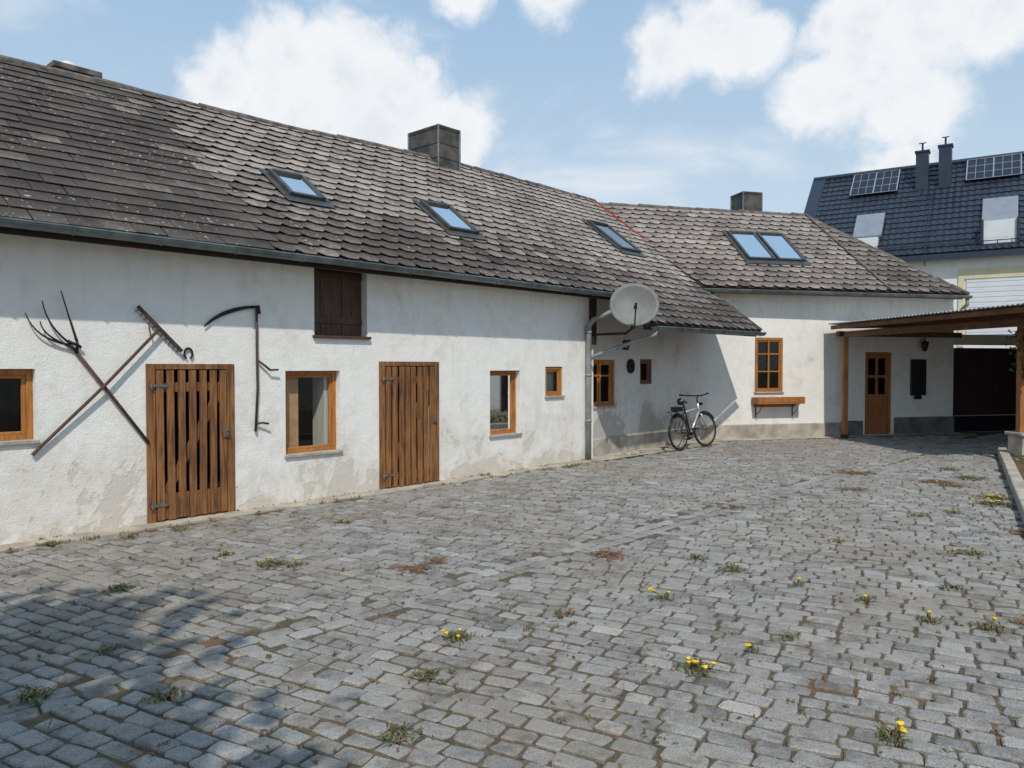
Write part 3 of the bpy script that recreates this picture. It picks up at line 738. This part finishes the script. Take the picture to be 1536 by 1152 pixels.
# ---------------------------------------------------------------- weeds
def blade(m,c,ang,L,w,rise):
    d=V((math.cos(ang),math.sin(ang),0)); s=V((-d.y,d.x,0)); c=V(c)
    p1=c+d*L*.5+V((0,0,rise)); p2=c+d*L+V((0,0,rise*.3))
    m.add([c-s*w*.3,c+s*w*.3,p1+s*w*.6,p1-s*w*.6,p2],[(0,1,2,3),(3,2,4)])
wd=MB(); rw=random.Random(5)
def flower(x,y,z,r):
    wd.cur=3; n=10; vs=[(x,y,z+.008)]
    for i in range(n):
        a=i*2*math.pi/n; vs.append((x+r*math.cos(a),y+r*math.sin(a),z+rw.uniform(-.004,.005)))
    for i in range(n):
        a=i*2*math.pi/n; vs.append((x+r*.4*math.cos(a),y+r*.4*math.sin(a),z-.012))
    wd.add(vs,[(0,1+i,1+(i+1)%n) for i in range(n)]+[(1+i,11+i,11+(i+1)%n,1+(i+1)%n) for i in range(n)])
def weed(x,y,r,n,fl=0,dry=.35,red=0,hi=.035):
    for i in range(n):
        wd.cur=2 if rw.random()<red else (1 if rw.random()<dry else 0)
        ox,oy=rw.gauss(0,r*.35),rw.gauss(0,r*.35)
        blade(wd,(x+ox,y+oy,.0),rw.uniform(0,6.28),rw.uniform(.3,1)*r*.8,rw.uniform(.004,.009)*(1+r*3),rw.uniform(.008,hi))
    for i in range(fl):
        ox,oy=rw.gauss(0,r*.45),rw.gauss(0,r*.3); z=rw.uniform(.03,.07)
        wd.cur=0; wd.tube([(x,y,0),(x+ox,y+oy,z)],.0025,4); flower(x+ox,y+oy,z,rw.uniform(.012,.019))
for x,y,r,n,f in [(-.33,4.64,.11,70,4),(1.0,4.16,.11,70,7),(1.69,3.39,.09,60,3),(1.08,5.44,.09,40,3),(4.05,6.75,.14,80,1),(1.78,6.2,.16,80,0),(-2.01,6.39,.16,90,1),(-1.8,6.35,.1,40,1),
    (-2.9,5.68,.13,70,0),(-2.39,3.81,.12,70,0),(-1.72,3.79,.10,60,0),(-.45,4.05,.12,55,0),(-.52,3.4,.10,50,0),(2.71,4.95,.08,40,1),(3.28,5.68,.10,40,0),(2.49,5.39,.08,30,1),(1.6,6.57,.12,60,0),
    (1.41,4.43,.05,20,1),(3.02,4.82,.12,60,1),(4.49,8.46,.12,50,0),(4.97,8.65,.12,50,0),(4.57,10.3,.22,60,0),(6.75,11.33,.3,90,3),(5.8,9.2,.26,140,9),(6.05,9.6,.22,110,5),(-3.7,7.38,.12,50,0),(-3.36,7.71,.12,50,0),(-2.51,6.68,.10,50,0),
    (-1.78,8.1,.13,50,0),(-2.35,4.43,.09,40,0),(1.68,4.64,.08,35,0),(.34,5.08,.09,40,0),(2.14,5.77,.06,25,1),(3.06,7.18,.08,30,1),(-4.3,7.1,.12,60,0),
    (-.4,11.6,.14,50,0),(.9,12.6,.14,50,0),(6.1,10.6,.2,60,1),(7.0,12.3,.22,60,1)]:
    weed(x,y,r,n,f)
for x,y,r,n in [(.83,6.73,.20,90),(-.8,6.24,.20,90),(-.65,6.5,.14,50),(5.3,11.9,.35,120),(4.1,5.9,.14,60),(5.1,7.6,.2,80),(2.6,9.0,.2,60),(6.1,11.0,.3,90),(3.3,4.9,.12,50)]:
    weed(x,y,r,n,0,.6,.55,.014)
cnt=0
while cnt<260:
    y=rw.uniform(2.6,15); x=rw.uniform(-.75,.75)*y
    if region(x,y): weed(x,y,rw.uniform(.02,.05),rw.randint(6,10),0,.6,.12,.02); cnt+=1
cnt=0
while cnt<1100:
    y=rw.uniform(2.2,16); x=rw.uniform(-.75,.75)*y
    if not region(x,y): continue
    cnt+=1; wd.cur=rw.choice([1,1,2,0]); blade(wd,(x,y,rw.uniform(.006,.010)),rw.uniform(0,6.28),rw.uniform(.012,.045),rw.uniform(.006,.016),rw.uniform(.002,.010))
for i in range(130):
    s=rw.uniform(1.5,11); q=FA(s,rw.choice([.01,.27])+rw.uniform(-.01,.02),0); weed(q.x,q.y,.05,6,0,.5)
wd.obj('weeds_and_dandelions',[M['leaf'],M['leafdry'],M['leafred'],M['yellow']],recalc=False)
iv=MB()
def leaf(c,r,pr=.8):
    d=V((rw.gauss(0,1),rw.gauss(0,1),rw.gauss(0,1))).normalized(); s=d.orthogonal().normalized(); c=V(c)
    iv.cur=0 if rw.random()<pr else 1
    iv.add([c-s*r*.5,c+d*r*.5,c+s*r*.5,c-d*r*.6],[(0,1,2,3)])
for i in range(1500):
    t=rw.random(); leaf((9.08+rw.gauss(0,.10+.05*t),13.42+rw.gauss(0,.12),1.45+.85*t),.06)
iv.obj('ivy',[M['leaf'],M['leafdry']],recalc=False)
iv=MB()
for i in range(1500):
    c=rw.choice([(8.7,12.6),(9.4,12.8),(8.1,11.2),(7.5,10.1)]); leaf((c[0]+.2+rw.gauss(0,.22),c[1]+rw.gauss(0,.3),.10+abs(rw.gauss(0,.09))),.06)
iv.obj('shrubs',[M['leaf'],M['leafdry']],recalc=False)
# tree added out of view to shade the near left corner of the yard
e=empty('shade_tree'); m=MB()
tb=V((-3.1,-1.25,-.05)); m.tube([tb,tb+V((.05,.05,1.2)),tb+V((.1,.0,2.6)),tb+V((.2,.1,4.2))],[.22,.17,.14,.09],10)
tips=[]
for i in range(9):
    a=i*.7+rw.uniform(-.2,.2); z0=2.7+i*.20; r=rw.uniform(1.2,2.0); s0=tb+V((.1,.05,z0)); s1=s0+V((r*math.cos(a),r*math.sin(a),rw.uniform(.9,1.5)))
    m.tube(bez(s0,(s0+s1)/2+V((0,0,-.1)),s1,5),[.07,.06,.05,.04,.03,.015],6); tips+=[s1,(s0+s1)/2+V((0,0,.4))]
m.obj('trunk',M['bark'],e)
iv=MB()
cl=[t+V((rw.gauss(0,.35),rw.gauss(0,.35),rw.gauss(0,.25))) for t in tips for _ in range(2)]
for i in range(6500):
    c=rw.choice(cl); leaf((c[0]+rw.gauss(0,.38),c[1]+rw.gauss(0,.38),c[2]+rw.gauss(0,.25)),.20,.97)
iv.obj('crown',[M['leaf'],M['leafdry']],e,recalc=False)
m=MB()
for i in range(7):
    c=FB(11.7+i*.13+rw.uniform(-.03,.03),.35+rw.uniform(-.06,.1),.03); m.tube([c-V((0,0,.03)),c,c+V((0,0,.03))],[.05,.06,.02],7)
m.obj('small_stones',M['plinth'])
# ---------------------------------------------------------------- bicycle
e=empty('bicycle')
bo=V((3.28,15.0,0)); lean=math.radians(5)
def B(x,y,z):
    yy=y*math.cos(lean)+z*math.sin(lean); zz=z*math.cos(lean)-y*math.sin(lean)
    return bo+u*x+n_*yy+V((0,0,zz+.012))
def ring(m,cx,cz,R_,r,st_=0,yaw=0,n=40,a0=0,a1=2*math.pi,y=0):
    pts=[]
    for i in range(n+1):
        a=a0+(a1-a0)*i/n; pts.append(B(cx+R_*math.cos(a)*math.cos(yaw),y-R_*math.cos(a)*math.sin(yaw),cz+R_*math.sin(a)))
    m.tube(pts,r,7)
yaw=.18
m=MB(); ring(m,0,.35,.33,.022); ring(m,1.05,.35,.33,.022,yaw=yaw); m.obj('tyres',M['rubber'],e,smooth=True)
m=MB(); ring(m,0,.35,.302,.008); ring(m,1.05,.35,.302,.008,yaw=yaw)
m.obj('rims',M['hinge'],e)
m=MB()
for cx,yw in ((0,0),(1.05,yaw)):
    for i in range(24):
        a=i*2*math.pi/24; m.tube([B(cx,.02*(-1)**i,.35),B(cx+.30*math.cos(a)*math.cos(yw),-.30*math.cos(a)*math.sin(yw),.35+.30*math.sin(a))],.0018,4)
    m.tube([B(cx,-.05,.35),B(cx,.05,.35)],.02,8)
m.obj('spokes',M['hinge'],e)
m=MB()
m.tube([B(.45,0,.30),B(.84,0,.72)],.026); m.tube([B(.30,0,.74),B(.83,0,.80)],.016); m.tube([B(.86,0,.68),B(.82,0,.90)],.026)
for s in (-1,1): m.tube([B(.86,.05*s*.7,.68),B(.90,.055*s,.60),B(1.05,.06*s,.35)],.016)
m.obj('frame_front',M['silver'],e,smooth=True)
m=MB()
m.tube([B(.45,0,.30),B(.28,0,.82),B(.25,0,.90)],.018)
for s in (-1,1):
    m.tube([B(0,.06*s,.35),B(.45,.03*s,.30)],.010); m.tube([B(0,.06*s,.35),B(.31,.02*s,.73)],.009)
    m.tube([B(0,.07*s,.36),B(-.12,.07*s,.76)],.006); m.tube([B(0,.07*s,.36),B(.10,.07*s,.76)],.006); m.tube([B(-.28,.07*s,.76),B(.24,.05*s,.77)],.008)
    m.tube([B(.45,.09*s,.30),B(.45+.12*s,.10*s,.30-.12*s)],.010); m.box(Fr(B(.45+.12*s,.15*s,0),u,n_),-.04,.04,-.05,.05,.30-.12*s-.005,.30-.12*s+.02)
for x in (-.27,-.1,.08): m.tube([B(x,-.07,.765),B(x,.07,.765)],.006)
m.tube([B(.82,0,.90),B(.81,0,1.00),B(.86,0,1.04)],.015)
m.tube([B(.74,-.30,1.08),B(.82,-.22,1.07),B(.87,-.06,1.05),B(.87,.06,1.05),B(.82,.22,1.07),B(.74,.30,1.08)],.013)
m.tube([B(.67,-.31,1.085),B(.76,-.29,1.08)],.019); m.tube([B(.67,.31,1.085),B(.76,.29,1.08)],.019)
ring(m,0,.35,.368,.016,a0=.3,a1=3.3,n=20); ring(m,1.05,.35,.368,.016,a0=.6,a1=2.9,n=20,yaw=yaw)
ring(m,.45,.30,.09,.010,n=24); m.tube([B(.45,-.05,.30),B(.45,.05,.30)],.03)
m.tube([B(0,-.05,.39),B(.45,-.05,.39)],.007,5); m.tube([B(0,-.05,.31),B(.45,-.05,.21)],.007,5)
m.tube([B(.30,.05,.28),B(.22,.20,.0)],.009)
m.tube([B(.10,0,.935),B(.14,0,.95),B(.20,0,.945),B(.30,0,.93),B(.40,0,.93)],[.03,.075,.07,.035,.018],10)
m.box(Fr(B(-.12,0,0),u,n_),-.13,.12,-.06,.06,.79,.87)
m.tube([B(.93,0,.88),B(.98,0,.88)],.035,8)
m.obj('black_parts',M['dark'],e,smooth=False)
# ---------------------------------------------------------------- sky
wrd=bpy.data.worlds.new('World'); scene.world=wrd; wrd.use_nodes=True; nt=wrd.node_tree
for n in list(nt.nodes): nt.nodes.remove(n)
SE=math.radians(49); SAZ=math.radians(174)
sky=mk(nt,'ShaderNodeTexSky',sky_type='NISHITA'); sky.sun_disc=False; sky.sun_elevation=SE; sky.sun_rotation=SAZ; sky.air_density=1.0; sky.dust_density=.8; sky.ozone_density=1.0
dirv=nt.nodes.new('ShaderNodeTexCoord').outputs['Generated']
nv=mk(nt,'ShaderNodeTexNoise',{'Vector':dirv,'Scale':8,'Detail':4,'Roughness':.6}).outputs['Color']
off=mk(nt,'ShaderNodeVectorMath',{0:nv,1:(.5,.5,.5)},operation='SUBTRACT').outputs[0]
off=mk(nt,'ShaderNodeVectorMath',{0:off,'Scale':.07},operation='SCALE').outputs[0]
dd=mk(nt,'ShaderNodeVectorMath',{0:dirv,1:off},operation='ADD').outputs[0]
lob=[(425,95,60),(345,118,52),(520,125,80),(600,155,75),(695,198,52),(560,200,85),(450,160,75),(640,110,24),
 (1075,48,60),(1120,70,52),(1000,82,52),(1300,105,90),(1240,150,62),(1350,152,74),(1290,45,60),(1225,55,40),(1385,30,78),(1485,8,72),(1335,252,42),(700,-8,36),(820,-12,44)]
acc=None
for (px,py,r) in lob:
    a=(px-768)/1154; b=(550-py)/1154; c=V((a,1,b)); k=c.length; c=c/k
    dnode=mk(nt,'ShaderNodeVectorMath',{0:dd,1:tuple(c)},operation='DISTANCE').outputs['Value']
    v=MA(nt,'MULTIPLY_ADD',dnode,-1154*k/r/1.16,1.0)
    acc=v if acc is None else MA(nt,'MAXIMUM',acc,v)
fb=NO(nt,dirv,16,8,.62,.15); acc2=MA(nt,'ADD',MA(nt,'MAXIMUM',acc,-.9),MA(nt,'MULTIPLY',MA(nt,'SUBTRACT',fb,.5),1.5))
mask=MR(nt,acc2,-.26,.48)
wn=NO(nt,MP(nt,dirv,(1,1,2.2)),4.2,5,.58,.4)
wis=MA(nt,'MULTIPLY',MR(nt,wn,.48,.78),.55)
mask=MA(nt,'MAXIMUM',MA(nt,'MULTIPLY',mask,.92),wis)
core=MR(nt,acc2,.15,.85)
ccol=MX(nt,MA(nt,'MULTIPLY',core,MR(nt,fb,.38,.60,1,.2)),(9.6,9.65,9.7),(8.0,8.3,8.7))
el=mk(nt,'ShaderNodeSeparateXYZ',{0:dirv}).outputs[2]
pale=MX(nt,MR(nt,el,.0,.55),(6.9,8.0,8.9),(3.7,5.8,8.2))
skyc=MX(nt,.80,sky.outputs[0],pale)
col=MX(nt,mask,skyc,ccol)
bg=mk(nt,'ShaderNodeBackground',{0:col,1:.10}); wo=nt.nodes.new('ShaderNodeOutputWorld'); nt.links.new(bg.outputs[0],wo.inputs[0])
sd=V((math.sin(SAZ)*math.cos(SE),math.cos(SAZ)*math.cos(SE),math.sin(SE)))
L=bpy.data.lights.new('sun','SUN'); L.energy=3.0; L.angle=math.radians(.8); L.color=(1,.935,.84)
so=bpy.data.objects.new('sun',L); scene.collection.objects.link(so); so.rotation_euler=sd.to_track_quat('Z','Y').to_euler(); so.location=(0,-5,20)
# ---------------------------------------------------------------- camera
cd=bpy.data.cameras.new('camera'); cam=bpy.data.objects.new('camera',cd); scene.collection.objects.link(cam); scene.camera=cam
cd.sensor_width=36; cd.lens=27.05; cd.clip_end=2000; cam.location=(0,0,1.65); cam.rotation_euler=(math.radians(90-1.29),0,0)
scene.view_settings.view_transform='Standard'; scene.view_settings.look='None'; scene.view_settings.exposure=0
